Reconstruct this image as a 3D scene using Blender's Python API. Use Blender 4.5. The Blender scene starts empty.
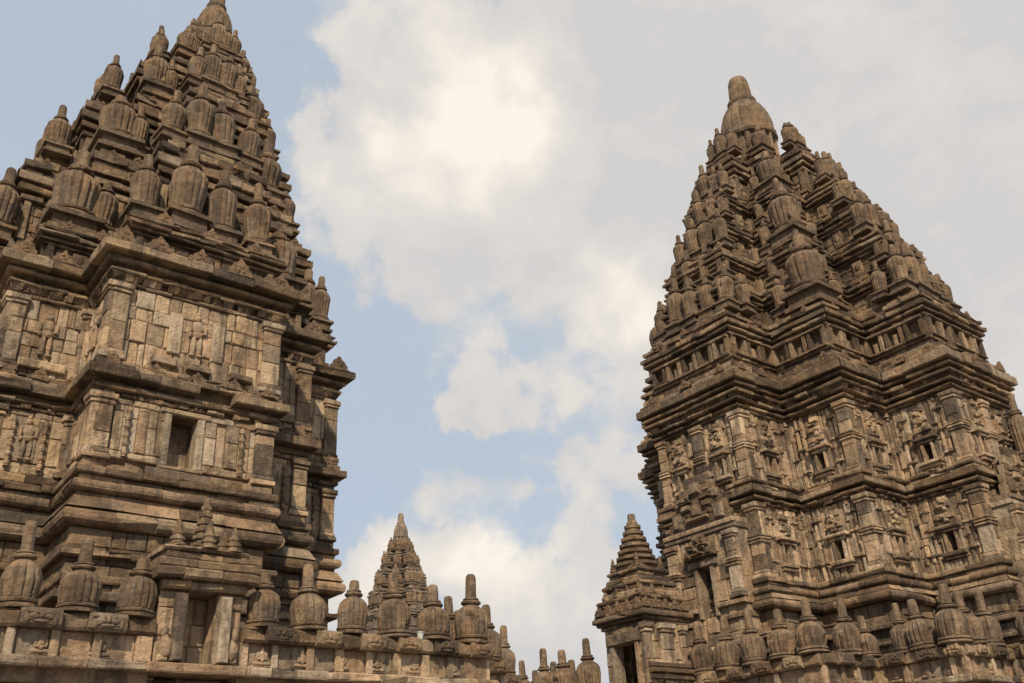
import bpy, bmesh, math, random
from mathutils import Vector, Matrix

# ------------------------------------------------------------------ camera, sky, sun
K = 1.8            # metres per building unit (all dimensions below are in units)
EYE = 1.6          # eye height of the camera above the ground, metres
sc = bpy.context.scene
col = sc.collection
rnd = random.Random(11)

yaw, pitch, roll = math.radians(39.2305), math.radians(26.9243), math.radians(-3.2117)
fw = Vector((math.sin(yaw)*math.cos(pitch), math.cos(yaw)*math.cos(pitch), math.sin(pitch)))
r0 = Vector((math.cos(yaw), -math.sin(yaw), 0)); u0 = r0.cross(fw)
rt = r0*math.cos(roll) + u0*math.sin(roll); up = -r0*math.sin(roll) + u0*math.cos(roll)
cd = bpy.data.cameras.new('camera'); cam = bpy.data.objects.new('camera', cd); col.objects.link(cam)
cd.sensor_width = 36; cd.lens = 955.0/1024*36; cd.clip_start = 0.05; cd.clip_end = 20000
M = Matrix((rt, up, -fw)).transposed().to_4x4(); M.translation = Vector((0, 0, EYE)); cam.matrix_world = M
sc.camera = cam

SUN_EL, SUN_AZ = math.radians(43), math.atan2(-0.62, -0.78)   # azimuth clockwise from +Y
sdir = Vector((math.sin(SUN_AZ)*math.cos(SUN_EL), math.cos(SUN_AZ)*math.cos(SUN_EL), math.sin(SUN_EL)))
sl = bpy.data.lights.new('sun', 'SUN'); sl.energy = 5.0; sl.angle = math.radians(0.8); sl.color = (1.0, 0.82, 0.60)
so = bpy.data.objects.new('sun', sl); col.objects.link(so); so.rotation_euler = sdir.to_track_quat('Z', 'Y').to_euler()

sc.view_settings.view_transform = 'Standard'; sc.view_settings.look = 'None'
sc.view_settings.exposure = 0.0; sc.view_settings.gamma = 1.0; sc.view_settings.use_curve_mapping = False
sc.cycles.max_bounces = 6; sc.cycles.diffuse_bounces = 3

def pix(x, y):
    "unit direction in which the photograph shows a point of the sky"
    return (fw*955.0 + rt*(x-512) - up*(y-341.5)).normalized()

world = bpy.data.worlds.new('World'); sc.world = world; world.use_nodes = True
nt = world.node_tree; nt.nodes.clear()
def N(tree, t, **kw):
    n = tree.nodes.new(t)
    for k, v in kw.items(): setattr(n, k, v)
    return n
def math_node(tree, op, a, b=None, c=None, clamp=False):
    n = N(tree, 'ShaderNodeMath', operation=op, use_clamp=clamp)
    for i, v in enumerate((a, b, c)):
        if v is None: continue
        if isinstance(v, (int, float)): n.inputs[i].default_value = v
        else: tree.links.new(v, n.inputs[i])
    return n.outputs[0]
L = nt.links.new
out = N(nt, 'ShaderNodeOutputWorld'); bg = N(nt, 'ShaderNodeBackground'); L(bg.outputs[0], out.inputs[0])
bg.inputs['Strength'].default_value = 0.10
sky = N(nt, 'ShaderNodeTexSky', sky_type='NISHITA', sun_disc=False, sun_elevation=SUN_EL, sun_rotation=SUN_AZ)
sky.air_density = 1.0; sky.dust_density = 1.2; sky.ozone_density = 1.0
tc = N(nt, 'ShaderNodeTexCoord'); D = tc.outputs['Generated']
def vnoise(scale, detail, rough=0.55, dist=0.0, off=(0, 0, 0), stretch=(1, 1, 1)):
    mp = N(nt, 'ShaderNodeMapping'); mp.inputs['Location'].default_value = off; mp.inputs['Scale'].default_value = stretch
    L(D, mp.inputs['Vector'])
    n = N(nt, 'ShaderNodeTexNoise'); n.inputs['Scale'].default_value = scale; n.inputs['Detail'].default_value = detail
    n.inputs['Roughness'].default_value = rough; n.inputs['Distortion'].default_value = dist
    L(mp.outputs[0], n.inputs['Vector']); return n.outputs['Fac']
def warp(scale, amp, src, off):
    mp = N(nt, 'ShaderNodeMapping'); mp.inputs['Location'].default_value = off; L(D, mp.inputs['Vector'])
    n = N(nt, 'ShaderNodeTexNoise'); n.inputs['Scale'].default_value = scale; n.inputs['Detail'].default_value = 7; n.inputs['Roughness'].default_value = .55; L(mp.outputs[0], n.inputs['Vector'])
    a = N(nt, 'ShaderNodeVectorMath', operation='MULTIPLY_ADD'); L(n.outputs['Color'], a.inputs[0]); a.inputs[1].default_value = (amp,)*3; a.inputs[2].default_value = (-amp/2,)*3
    b = N(nt, 'ShaderNodeVectorMath', operation='ADD'); L(a.outputs[0], b.inputs[0]); L(src, b.inputs[1]); return b.outputs[0]
DW = warp(14, .14, warp(4.5, .16, D, (2, 7, 1)), (5, 3, 8))
def blobs(lst):
    acc = None
    for (px, py, rad, w) in lst:
        vd = N(nt, 'ShaderNodeVectorMath', operation='DISTANCE'); L(DW, vd.inputs[0]); vd.inputs[1].default_value = pix(px, py)
        q = math_node(nt, 'MULTIPLY', vd.outputs['Value'], 955.0/rad); q = math_node(nt, 'MULTIPLY', q, q)
        g = math_node(nt, 'MULTIPLY', math_node(nt, 'POWER', 2.718, math_node(nt, 'MULTIPLY', q, -1.0)), w)
        acc = g if acc is None else math_node(nt, 'ADD', acc, g)
    return acc
# cumulus banks and the higher grey sheet, placed on the sky by direction
bank = blobs([(400, 170, 90, .9), (335, 150, 60, .7), (520, 110, 130, .9), (430, 260, 75, .75), (640, 120, 150, .72), (540, 215, 70, .4), (760, 60, 130, .6), (640, 330, 62, .95), (720, 220, 80, .55),
              (900, 130, 200, .62), (1010, 300, 160, .55), (980, 20, 160, .5), (580, 600, 62, 1.0), (530, 650, 70, .9), (430, 580, 52, .85), (365, 565, 36, .6), (625, 555, 36, .6), (290, 620, 70, .6),
              (525, 395, 40, .72), (455, 388, 38, .68), (440, 420, 30, .42), (490, 400, 34, .5), (570, 480, 44, .56), (620, 450, 48, .60), (450, 492, 42, .46), (515, 495, 38, .46)])
light = blobs([(500, 110, 70, .75), (430, 120, 60, .55), (350, 150, 50, .75), (420, 200, 60, .35), (630, 320, 55, .8), (640, 60, 12, .5), (780, 38, 13, .6), (560, 580, 70, .75), (470, 565, 50, .65), (520, 390, 40, .45), (450, 390, 36, .4), (390, 570, 50, .5), (560, 480, 40, .35), (620, 450, 40, .35)])
wide = vnoise(2.6, 6, 0.55, 0.2, (3, 1, 7))
fine = vnoise(5.0, 10, 0.56, 0.25, (1, 5, 2))
wisp = vnoise(13.0, 8, 0.6, 0.3, (8, 2, 4))
body = math_node(nt, 'ADD', bank, math_node(nt, 'MULTIPLY_ADD', fine, 1.10, -0.55))
body = math_node(nt, 'ADD', body, math_node(nt, 'MULTIPLY_ADD', wisp, 0.60, -0.30))
mr = N(nt, 'ShaderNodeMapRange', interpolation_type='SMOOTHSTEP'); L(body, mr.inputs['Value'])
mr.inputs['From Min'].default_value = 0.28; mr.inputs['From Max'].default_value = 0.58
hz = N(nt, 'ShaderNodeMix', data_type='RGBA'); hz.inputs[0].default_value = 0.78; L(sky.outputs[0], hz.inputs[6]); hz.inputs[7].default_value = (5.5, 6.3, 7.3, 1)
# thin high veil
veil = N(nt, 'ShaderNodeMapRange', interpolation_type='SMOOTHSTEP'); L(wide, veil.inputs['Value'])
veil.inputs['From Min'].default_value = 0.35; veil.inputs['From Max'].default_value = 0.75; veil.inputs['To Min'].default_value = 0.0; veil.inputs['To Max'].default_value = 0.45
hv = N(nt, 'ShaderNodeMix', data_type='RGBA'); L(veil.outputs[0], hv.inputs[0]); L(hz.outputs[2], hv.inputs[6]); hv.inputs[7].default_value = (6.3, 6.6, 6.9, 1)
ramp = N(nt, 'ShaderNodeValToRGB')
lum = math_node(nt, 'MULTIPLY_ADD', light, 0.85, math_node(nt, 'MULTIPLY_ADD', fine, 1.9, -0.80)); lum = math_node(nt, 'ADD', lum, math_node(nt, 'MULTIPLY_ADD', wisp, 1.0, -0.50), clamp=True)
L(lum, ramp.inputs[0]); e = ramp.color_ramp.elements
e[0].position = 0.05; e[0].color = (6.5, 6.35, 6.3, 1); e[1].position = 0.95; e[1].color = (9.8, 9.05, 8.0, 1)
x = ramp.color_ramp.elements.new(0.45); x.color = (7.55, 7.2, 6.8, 1)
mix = N(nt, 'ShaderNodeMix', data_type='RGBA'); L(mr.outputs[0], mix.inputs[0]); L(ramp.outputs[0], mix.inputs[7])
L(hv.outputs[2], mix.inputs[6]); L(mix.outputs[2], bg.inputs['Color'])

# ------------------------------------------------------------------ materials
def stone(name, c0, c1, c2, c3, stain=0.55, bump=0.35, streak=0.35):
    m = bpy.data.materials.new(name); m.use_nodes = True; t = m.node_tree; t.nodes.clear(); l = t.links.new
    o = N(t, 'ShaderNodeOutputMaterial'); b = N(t, 'ShaderNodeBsdfPrincipled'); l(b.outputs[0], o.inputs[0])
    b.inputs['Roughness'].default_value = 0.93; b.inputs['Specular IOR Level'].default_value = 0.18
    geo = N(t, 'ShaderNodeNewGeometry'); P = geo.outputs['Position']
    at = N(t, 'ShaderNodeAttribute', attribute_name='tone')
    def noise(s, d, r=0.6, stretch=(1, 1, 1), dist=0.0):
        mp = N(t, 'ShaderNodeMapping'); mp.inputs['Scale'].default_value = stretch; l(P, mp.inputs['Vector'])
        n = N(t, 'ShaderNodeTexNoise'); n.inputs['Scale'].default_value = s; n.inputs['Detail'].default_value = d
        n.inputs['Roughness'].default_value = r; n.inputs['Distortion'].default_value = dist
        l(mp.outputs[0], n.inputs['Vector']); return n.outputs['Fac']
    big, mid, fin = noise(0.45, 5), noise(2.2, 8, 0.65, dist=0.4), noise(11, 10, 0.7)
    v = math_node(t, 'MULTIPLY_ADD', at.outputs['Fac'], 0.70, math_node(t, 'MULTIPLY_ADD', mid, 0.85, -0.28))
    v = math_node(t, 'ADD', v, math_node(t, 'MULTIPLY_ADD', big, 0.55, -0.27))
    v = math_node(t, 'ADD', v, math_node(t, 'MULTIPLY_ADD', fin, 0.70, -0.35))
    cr = N(t, 'ShaderNodeValToRGB'); l(v, cr.inputs[0]); el = cr.color_ramp.elements
    el[0].position = 0.10; el[0].color = (*c0, 1); el[1].position = 0.95; el[1].color = (*c3, 1)
    for p, c in ((0.38, c1), (0.66, c2)):
        q = el.new(p); q.color = (*c, 1)
    # every block comes from another bed: greyer, redder or yellower stone
    hs_ = math_node(t, 'FRACT', math_node(t, 'MULTIPLY', at.outputs['Fac'], 41.37))
    hr = N(t, 'ShaderNodeValToRGB'); l(hs_, hr.inputs[0]); hr.color_ramp.interpolation = 'LINEAR'; he = hr.color_ramp.elements
    he[0].position = 0.0; he[0].color = (0.88, 0.95, 1.04, 1); he[1].position = 1.0; he[1].color = (1.07, 1.0, 0.88, 1)
    for p_, c_ in ((.30, (1.0, 1.0, 1.0, 1)), (.55, (1.06, .965, .91, 1)), (.75, (.99, 1.01, .99, 1))):
        q = he.new(p_); q.color = c_
    hm = N(t, 'ShaderNodeMix', data_type='RGBA', blend_type='MULTIPLY'); hm.inputs[0].default_value = 1.0; l(cr.outputs[0], hm.inputs[6]); l(hr.outputs[0], hm.inputs[7])
    # black lichen and run-off stains
    st = noise(1.3, 8, 0.64, (1, 1, 0.40)); ms = N(t, 'ShaderNodeMapRange', interpolation_type='SMOOTHSTEP'); l(st, ms.inputs['Value'])
    ms.inputs['From Min'].default_value = 0.49; ms.inputs['From Max'].default_value = 0.64; ms.inputs['To Max'].default_value = stain
    mx = N(t, 'ShaderNodeMix', data_type='RGBA'); l(ms.outputs[0], mx.inputs[0]); l(hm.outputs[2], mx.inputs[6]); mx.inputs[7].default_value = (0.058, 0.048, 0.041, 1)
    rs = noise(3.2, 6, 0.6, (1, 1, 0.10)); mq = N(t, 'ShaderNodeMapRange', interpolation_type='SMOOTHSTEP'); l(rs, mq.inputs['Value'])
    mq.inputs['From Min'].default_value = 0.52; mq.inputs['From Max'].default_value = 0.66; mq.inputs['To Max'].default_value = 0.55
    my = N(t, 'ShaderNodeMix', data_type='RGBA'); l(mq.outputs[0], my.inputs[0]); l(mx.outputs[2], my.inputs[6]); my.inputs[7].default_value = (0.085, 0.070, 0.058, 1)
    # pale lichen flecks
    fl = noise(4.0, 8, 0.72); mf = N(t, 'ShaderNodeMapRange', interpolation_type='SMOOTHSTEP'); l(fl, mf.inputs['Value'])
    mf.inputs['From Min'].default_value = 0.58; mf.inputs['From Max'].default_value = 0.70; mf.inputs['To Max'].default_value = 0.50
    mz = N(t, 'ShaderNodeMix', data_type='RGBA'); l(mf.outputs[0], mz.inputs[0]); l(my.outputs[2], mz.inputs[6]); mz.inputs[7].default_value = (0.36, 0.30, 0.22, 1)
    l(mz.outputs[2], b.inputs['Base Color'])
    h = math_node(t, 'ADD', math_node(t, 'MULTIPLY', noise(4.5, 8, 0.65), 1.0), math_node(t, 'MULTIPLY', noise(22, 6, 0.7), 0.35))
    bp = N(t, 'ShaderNodeBump'); bp.inputs['Strength'].default_value = 0.9; bp.inputs['Distance'].default_value = bump*0.5
    l(h, bp.inputs['Height']); l(bp.outputs[0], b.inputs['Normal'])
    return m
WALL = stone('andesite_wall', (0.105, 0.080, 0.060), (0.27, 0.198, 0.134), (0.43, 0.325, 0.222), (0.60, 0.470, 0.335), 0.64)
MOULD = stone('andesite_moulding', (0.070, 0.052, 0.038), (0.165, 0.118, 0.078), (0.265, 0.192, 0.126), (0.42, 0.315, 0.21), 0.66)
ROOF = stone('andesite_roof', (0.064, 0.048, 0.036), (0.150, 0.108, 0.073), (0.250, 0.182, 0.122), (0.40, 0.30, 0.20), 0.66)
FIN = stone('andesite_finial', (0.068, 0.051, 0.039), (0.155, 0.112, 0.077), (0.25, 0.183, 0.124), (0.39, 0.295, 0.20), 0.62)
FARSTONE_HAZED = stone('andesite_far_hazed', (0.12, 0.10, 0.085), (0.18, 0.15, 0.12), (0.25, 0.205, 0.16), (0.33, 0.28, 0.21), 0.40)  # distance haze put into the colour: lifted darks, narrower range
def plain(name, c, rough=0.8):
    m = bpy.data.materials.new(name); m.use_nodes = True; t = m.node_tree; b = t.nodes['Principled BSDF']
    n = N(t, 'ShaderNodeTexNoise'); n.inputs['Scale'].default_value = 3; n.inputs['Detail'].default_value = 8
    g = N(t, 'ShaderNodeNewGeometry'); t.links.new(g.outputs['Position'], n.inputs['Vector'])
    r = N(t, 'ShaderNodeValToRGB'); t.links.new(n.outputs['Fac'], r.inputs[0])
    r.color_ramp.elements[0].color = (*[q*0.6 for q in c], 1); r.color_ramp.elements[1].color = (*[min(1, q*1.35) for q in c], 1)
    t.links.new(r.outputs[0], b.inputs['Base Color']); b.inputs['Roughness'].default_value = rough
    return m
GRAVEL = plain('yard_gravel', (0.20, 0.17, 0.13)); PALE = plain('pale_plastic', (0.42, 0.46, 0.42), 0.5)

# ------------------------------------------------------------------ mesh helpers
class MB:
    def __init__(s): s.v = []; s.f = []; s.t = []
    def poly(s, pts, faces, tone=None):
        n = len(s.v); s.v += pts; tone = rnd.random() if tone is None else tone
        for f in faces: s.f.append([i+n for i in f]); s.t.append(tone)
    def prism(s, F, prof, s0, s1, m0=0.0, m1=0.0, jit=0.0, tone=None):
        "a block: the (out, z) profile swept along a wall from s0 to s1; m = mitre factors at its ends"
        n = len(prof); pts = []
        for (sv, mm, sg) in ((s0, m0, -1), (s1, m1, 1)):
            jo, jz = rnd.uniform(-jit, jit)*1.5, rnd.uniform(-jit, jit)*0.9
            chip = rnd.uniform(.03, .08) if jit and rnd.random() < .13 else 0.0
            for (o, z) in prof:
                k = 0.0 if o < -0.02 else 1.0
                if chip and k and rnd.random() < .6: o = max(-.01, o-chip)
                pts.append(F.p(sv + sg*mm*o, o + k*(jo+rnd.uniform(-jit, jit)*0.5), z + k*jz))
        faces = [list(range(n-1, -1, -1)), list(range(n, 2*n))]
        faces += [[i, (i+1) % n, n+(i+1) % n, n+i] for i in range(n)]
        s.poly(pts, faces, tone)
    def block(s, F, s0, s1, o0, o1, z0, z1, ch=0.018, jit=0.008, tone=None):
        "a chamfered stone: its face stands at o1, its back at o0"
        c = min(ch, (s1-s0)*0.25, (z1-z0)*0.25)
        j = lambda a: rnd.uniform(-jit, jit)*a
        back = [(s0, o0, z0), (s1, o0, z0), (s1, o0, z1), (s0, o0, z1)]
        rim = [(s0, o1-c, z0), (s1, o1-c, z0), (s1, o1-c, z1), (s0, o1-c, z1)]
        fr = [(s0+c+j(1), o1+j(1), z0+c+j(1)), (s1-c+j(1), o1+j(1), z0+c+j(1)), (s1-c+j(1), o1+j(1), z1-c+j(1)), (s0+c+j(1), o1+j(1), z1-c+j(1))]
        pts = [F.p(*q) for q in back+rim+fr]
        faces = [[8, 9, 10, 11]]
        for i in range(4):
            k = (i+1) % 4; faces += [[i, k, 4+k, 4+i], [4+i, 4+k, 8+k, 8+i]]
        s.poly(pts, faces, tone)
    def lump(s, F, sc_, o, z, rs, ro, rz, tone=None, seg=8, ring=4):
        "half of a worn rounded boss on a wall"
        pts = []; ph = rnd.random()*6
        for i in range(ring+1):
            a = math.pi/2*i/ring
            for k in range(seg):
                t = 2*math.pi*k/seg+ph; w = 1+rnd.uniform(-.12, .12)
                pts.append(F.p(sc_+rs*math.cos(a)*math.cos(t)*w, o+ro*math.sin(a), z+rz*math.cos(a)*math.sin(t)*w))
        faces = [[i*seg+k, i*seg+(k+1) % seg, (i+1)*seg+(k+1) % seg, (i+1)*seg+k] for i in range(ring) for k in range(seg)]
        s.poly(pts, faces, tone)
    def lathe(s, cx, cy, prof, seg=16, rib=0, depth=0.0, z0=0.0, jit=0.0, square=False):
        n = len(prof); base = len(s.v)
        pert = max(1, seg//max(1, rib)) if rib else 1
        for i, (r, z, dp) in enumerate(prof):
            for k in range(seg):
                a = 2*math.pi*k/seg; q = r*(1+rnd.uniform(-jit, jit))
                if rib: q *= 1-depth*dp*(1.0 if k % pert == 0 else 0.0)
                if square:
                    m = max(abs(math.cos(a)), abs(math.sin(a))); q /= m
                s.v.append((cx+q*math.cos(a), cy+q*math.sin(a), z0+z))
        sect = {}
        for i in range(n-1):
            for k in range(seg):
                s.f.append([base+i*seg+k, base+i*seg+(k+1) % seg, base+(i+1)*seg+(k+1) % seg, base+(i+1)*seg+k])
                key = (int(i/3.0+0.3), (k+int(i/3)*3)//max(2, seg//7)); sect.setdefault(key, rnd.random()); s.t.append(0.25+0.5*sect[key])
        s.f.append([base+(n-1)*seg+k for k in range(seg)]); s.t.append(0.4)
        s.f.append([base+k for k in range(seg-1, -1, -1)]); s.t.append(0.4)
    def box(s, x0, x1, y0, y1, z0, z1, tone=None):
        s.poly([(x0, y0, z0), (x1, y0, z0), (x1, y1, z0), (x0, y1, z0), (x0, y0, z1), (x1, y0, z1), (x1, y1, z1), (x0, y1, z1)],
               [[0, 3, 2, 1], [4, 5, 6, 7], [0, 1, 5, 4], [1, 2, 6, 5], [2, 3, 7, 6], [3, 0, 4, 7]], tone)
    def mesh(s, name, mat, org=(0, 0, -EYE/K)):
        me = bpy.data.meshes.new(name)
        me.from_pydata([(K*(x-org[0]), K*(y-org[1]), K*(z-org[2])) for x, y, z in s.v], [], s.f)
        a = me.attributes.new('tone', 'FLOAT', 'FACE'); a.data.foreach_set('value', s.t)
        me.materials.append(mat)
        bm = bmesh.new(); bm.from_mesh(me); bmesh.ops.recalc_face_normals(bm, faces=bm.faces[:]); bm.to_mesh(me); bm.free()
        return me
class Frame:
    "wall coordinates: s along, o outward, z up"
    def __init__(s, p, T, Nn): s.p0 = p; s.T = T; s.N = Nn
    def p(s, a, o, z): return (s.p0[0]+s.T[0]*a+s.N[0]*o, s.p0[1]+s.T[1]*a+s.N[1]*o, z)
class Edge:
    pass
def edges(poly):
    n = len(poly); out = []
    for i in range(n):
        a, b, pr, nx = poly[i], poly[(i+1) % n], poly[i-1], poly[(i+2) % n]
        Lg = math.hypot(b[0]-a[0], b[1]-a[1]); T = ((b[0]-a[0])/Lg, (b[1]-a[1])/Lg); Nn = (T[1], -T[0])
        e = Edge(); e.F = Frame(a, T, Nn); e.L = Lg; e.N = Nn
        cr = lambda p, q, r: (q[0]-p[0])*(r[1]-q[1])-(q[1]-p[1])*(r[0]-q[0])
        e.c0 = 1 if cr(pr, a, b) > 0 else -1; e.c1 = 1 if cr(a, b, nx) > 0 else -1
        e.front = Nn[1] < -0.5 or Nn[0] < -0.5
        out.append(e)
    return out
def plan(cx, cy, c, s, o=0.0):
    "redented square: central projections of half-width c, two steps of s"
    c += o; H = c+2*s; m = c+s
    q = [(H, -c), (H, c), (m, c), (m, m), (c, m)]
    P = []
    for k in range(4):
        for (x, y) in q:
            for _ in range(k): x, y = -y, x
            P.append((cx+x, cy+y))
    return P
def square(cx, cy, h): return [(cx-h, cy-h), (cx+h, cy-h), (cx+h, cy+h), (cx-h, cy+h)]
def core(mb, poly, z0, z1, tone=0.3):
    n = len(poly)
    mb.poly([(x, y, z0) for x, y in poly]+[(x, y, z1) for x, y in poly], [list(range(n-1, -1, -1)), list(range(n, 2*n))]+[[i, (i+1) % n, n+(i+1) % n, n+i] for i in range(n)], tone)
def slab(o, z0, z1, ch=0.025, back=-0.14):
    return [(back, z0), (o-ch*0.6, z0), (o, z0+ch), (o, z1-ch), (o-ch, z1), (back, z1)]
def torus(o, z0, z1, back=-0.14):
    h = (z1-z0)/2; zc = (z0+z1)/2
    return [(back, z0)]+[(o-h+h*math.cos(a), zc+h*math.sin(a)) for a in [-math.pi/2+math.pi*k/6 for k in range(7)]]+[(back, z1)]
def slope(o0, o1, z0, z1, back=-0.14): return [(back, z0), (o0, z0), (o1, z1), (back, z1)]
def course(mb, E, prof, bl=0.55, jit=0.010, holes=(), lost=0.0, tones=(0, 1)):
    for i, e in enumerate(E):
        if not e.front:
            mb.prism(e.F, prof, 0, e.L, e.c0, e.c1, 0); continue
        cuts = [0.0]
        while cuts[-1] < e.L-bl*0.7: cuts.append(cuts[-1]+bl*rnd.uniform(0.55, 1.4))
        cuts[-1] = e.L
        if len(cuts) == 1: cuts.append(e.L)
        for k in range(len(cuts)-1):
            a, b = cuts[k], cuts[k+1]
            if rnd.random() < lost and 0 < k < len(cuts)-2: continue
            g = 0.004
            mb.prism(e.F, prof, a+(g if k else 0), b-(g if k < len(cuts)-2 else 0), e.c0 if k == 0 else 0, e.c1 if k == len(cuts)-2 else 0, jit, tones[0]+(tones[1]-tones[0])*rnd.random())
def ashlar(mb, F, s0, s1, z0, z1, hole=None, o=0.0, ch=(0.17, 0.30), cw=(0.16, 0.52), rough=0.016, back=-0.10, tones=(0.1, 1.0)):
    "irregular coursed stonework with an optional opening (s0,s1,z0,z1)"
    bands = [(z0, z1, None)]
    if hole:
        bands = [(z0, hole[2], None), (hole[2], hole[3], hole), (hole[3], z1, None)]
    for a, b, h in bands:
        if b-a < 0.02: continue
        zs = [a]
        while zs[-1] < b-ch[0]*0.8: zs.append(zs[-1]+rnd.uniform(*ch))
        zs[-1] = b
        if len(zs) == 1: zs.append(b)
        for k in range(len(zs)-1):
            for lo, hi in ([(s0, s1)] if h is None else [(s0, h[0]), (h[1], s1)]):
                if hi-lo < 0.03: continue
                q = lo
                while q < hi-0.01:
                    w = rnd.uniform(*cw); e = q+w if hi-(q+w) > cw[0]*0.6 else hi
                    zt = zs[k+1]
                    if e-q > 0.3 and rnd.random() < 0.12: mid = q+(e-q)*rnd.uniform(.35, .65); parts = [(q, mid), (mid, e)]
                    else: parts = [(q, e)]
                    for (p0, p1) in parts:
                        g_ = rnd.uniform(.002, .007); mb.block(F, p0+g_, p1-g_, back, o+rnd.uniform(-rough, rough), zs[k]+g_*.7, zt-g_*.7, 0.022, 0.012, tones[0]+(tones[1]-tones[0])*rnd.random())
                    q = e
def panel_core(mb, F, L_, o, z0, z1, hole=None, depth=0.55, e0=0.0, e1=0.0, tone=0.3):
    "solid masonry behind the facing; the opening is a real recess"
    S0, S1 = -e0*o, L_+e1*o
    if not hole:
        mb.poly([F.p(S0, o, z0), F.p(S1, o, z0), F.p(S1, o, z1), F.p(S0, o, z1)], [[0, 1, 2, 3]], tone); return
    a, b, c, d = hole
    for (u0_, u1_, w0, w1) in ((S0, a, z0, z1), (b, S1, z0, z1), (a, b, z0, c), (a, b, d, z1)):
        if u1_-u0_ > 1e-4 and w1-w0 > 1e-4: mb.poly([F.p(u0_, o, w0), F.p(u1_, o, w0), F.p(u1_, o, w1), F.p(u0_, o, w1)], [[0, 1, 2, 3]], tone)
    i = -depth
    pts = [F.p(a, o, c), F.p(b, o, c), F.p(b, o, d), F.p(a, o, d), F.p(a, i, c), F.p(b, i, c), F.p(b, i, d), F.p(a, i, d)]
    mb.poly(pts, [[4, 5, 6, 7], [0, 1, 5, 4], [1, 2, 6, 5], [2, 3, 7, 6], [3, 0, 4, 7]], 0.35)

# ------------------------------------------------------------------ objects
def empty(name, x, y, label, cat, group=None):
    o = bpy.data.objects.new(name, None); col.objects.link(o); o.location = (K*x, K*y, 0); o.empty_display_size = 0.5
    o['label'] = label; o['category'] = cat; o['org'] = (x, y)
    if group: o['group'] = group
    return o
def org(o): return (o['org'][0], o['org'][1], -EYE/K)
def part(name, mb, mat, root, parent=None):
    "one part in the coordinates of its thing"
    ob = bpy.data.objects.new(name, mb.mesh(name, mat, org(root))); col.objects.link(ob); ob.parent = parent or root
    return ob
def inst(name, me, root, parent, pos, rz=0.0, scale=1.0):
    ob = bpy.data.objects.new(name, me); col.objects.link(ob); ob.parent = parent
    g = org(root); ob.location = [K*(p-q) for p, q in zip(pos, g)]; ob.rotation_euler.z = rz
    ob.scale = scale if isinstance(scale, tuple) else (scale,)*3
    return ob

# finials (ratna): square foot, lotus rings, ribbed bell, collar, stump; bell radius = 1
def finial_mesh(kind, seed, mat=None):
    st = rnd.getstate(); rnd.seed(seed); mb = MB()
    hb = {'bell': 1.70, 'tall': 2.75, 'squat': 2.05, 'slim': 2.9}[kind]
    z = 0.0
    if kind != 'bell':
        for (h, w) in ((0.24, 1.10), (0.62, 0.90), (0.22, 1.14)):
            core(mb, square(0, 0, w*rnd.uniform(.97, 1.03)), z, z+h, 0.15+0.5*rnd.random()); z += h-0.004
    low = 0.84 if kind != 'bell' else 0.90
    P = [(1.00, z, 0), (1.04, z+.06, 0), (1.02, z+.17, 0), (.88, z+.20, 0), (.86, z+.24, 0), (.98, z+.27, 0), (1.0, z+.37, 0), (.95, z+.42, 0), (.84, z+.45, .3)]
    zb = z+.47
    if kind == 'bell': S = [(0, .90), (.12, .95), (.3, .985), (.45, 1.0), (.58, .985), (.68, .95), (.77, .88), (.85, .77), (.92, .63), (.97, .50), (1, .42)]
    else: S = [(0, low), (.15, .84), (.3, .90), (.5, .965), (.65, 1.0), (.76, .98), (.84, .90), (.91, .75), (.96, .58), (1, .44)]
    P += [(r, zb+t*hb, 1.0 if t < .93 else .3) for t, r in S]
    zc = zb+hb
    cyl = {'bell': 1.25, 'tall': 1.25, 'squat': .95, 'slim': 1.4}[kind]*rnd.choice((1.0, 1.1, .95, .45, .85))
    P += [(.42, zc+.05, 0), (.56, zc+.08, 0), (.60, zc+.16, 0), (.56, zc+.23, 0), (.43, zc+.26, 0), (.41, zc+.30, 0), (.48, zc+.32, 0), (.48, zc+.40, 0), (.34, zc+.43, 0)]
    P += [(.33, zc+.43+cyl*.2, 0), (.32, zc+.43+cyl*.5, 0), (.305, zc+.43+cyl*.8, 0), (.28, zc+.43+cyl*.93, 0), (.20, zc+.43+cyl, 0)]
    P = [(r_*rnd.uniform(.975, 1.025), z_, d_) for r_, z_, d_ in P]
    mb.lathe(0, 0, P, 48, rnd.choice((12, 16, 16)), rnd.uniform(.09, .15), 0, 0.016)
    # chips and lost stones
    for q in range(rnd.choice((0, 1, 2, 3))):
        a_ = rnd.uniform(0, 2*math.pi); zc_ = rnd.uniform(.2, zb+hb*.95); rr_ = rnd.uniform(.12, .3); dv = (math.cos(a_), math.sin(a_))
        for i_, (x_, y_, z_) in enumerate(mb.v):
            R_ = math.hypot(x_, y_)
            if R_ > .3 and math.hypot(x_/R_-dv[0], y_/R_-dv[1]) < rr_*1.2 and abs(z_-zc_) < rr_: mb.v[i_] = (x_*.86, y_*.86, z_)
    me = mb.mesh('finial', mat or FIN, (0, 0, 0))
    for q in me.polygons: q.use_smooth = False
    rnd.setstate(st); return me
FM = {k: [finial_mesh(k, 50+i+11*j) for i in range(7)] for j, k in enumerate(('bell', 'tall', 'squat', 'slim'))}
def finial(root, parent, x, y, z, r, kind='tall', hs=1.0):
    me = rnd.choice(FM[kind]); w = rnd.uniform(.88, 1.04)
    ob = inst('finial', me, root, parent, (x, y, z-0.01), rnd.choice((0, 1, 2, 3))*math.pi/2+rnd.uniform(-.05, .05), (r*w, r*w, r*hs*rnd.uniform(.93, 1.06)))
    ob.rotation_euler.x = rnd.uniform(-.05, .05); ob.rotation_euler.y = rnd.uniform(-.05, .05)
    return ob
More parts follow.
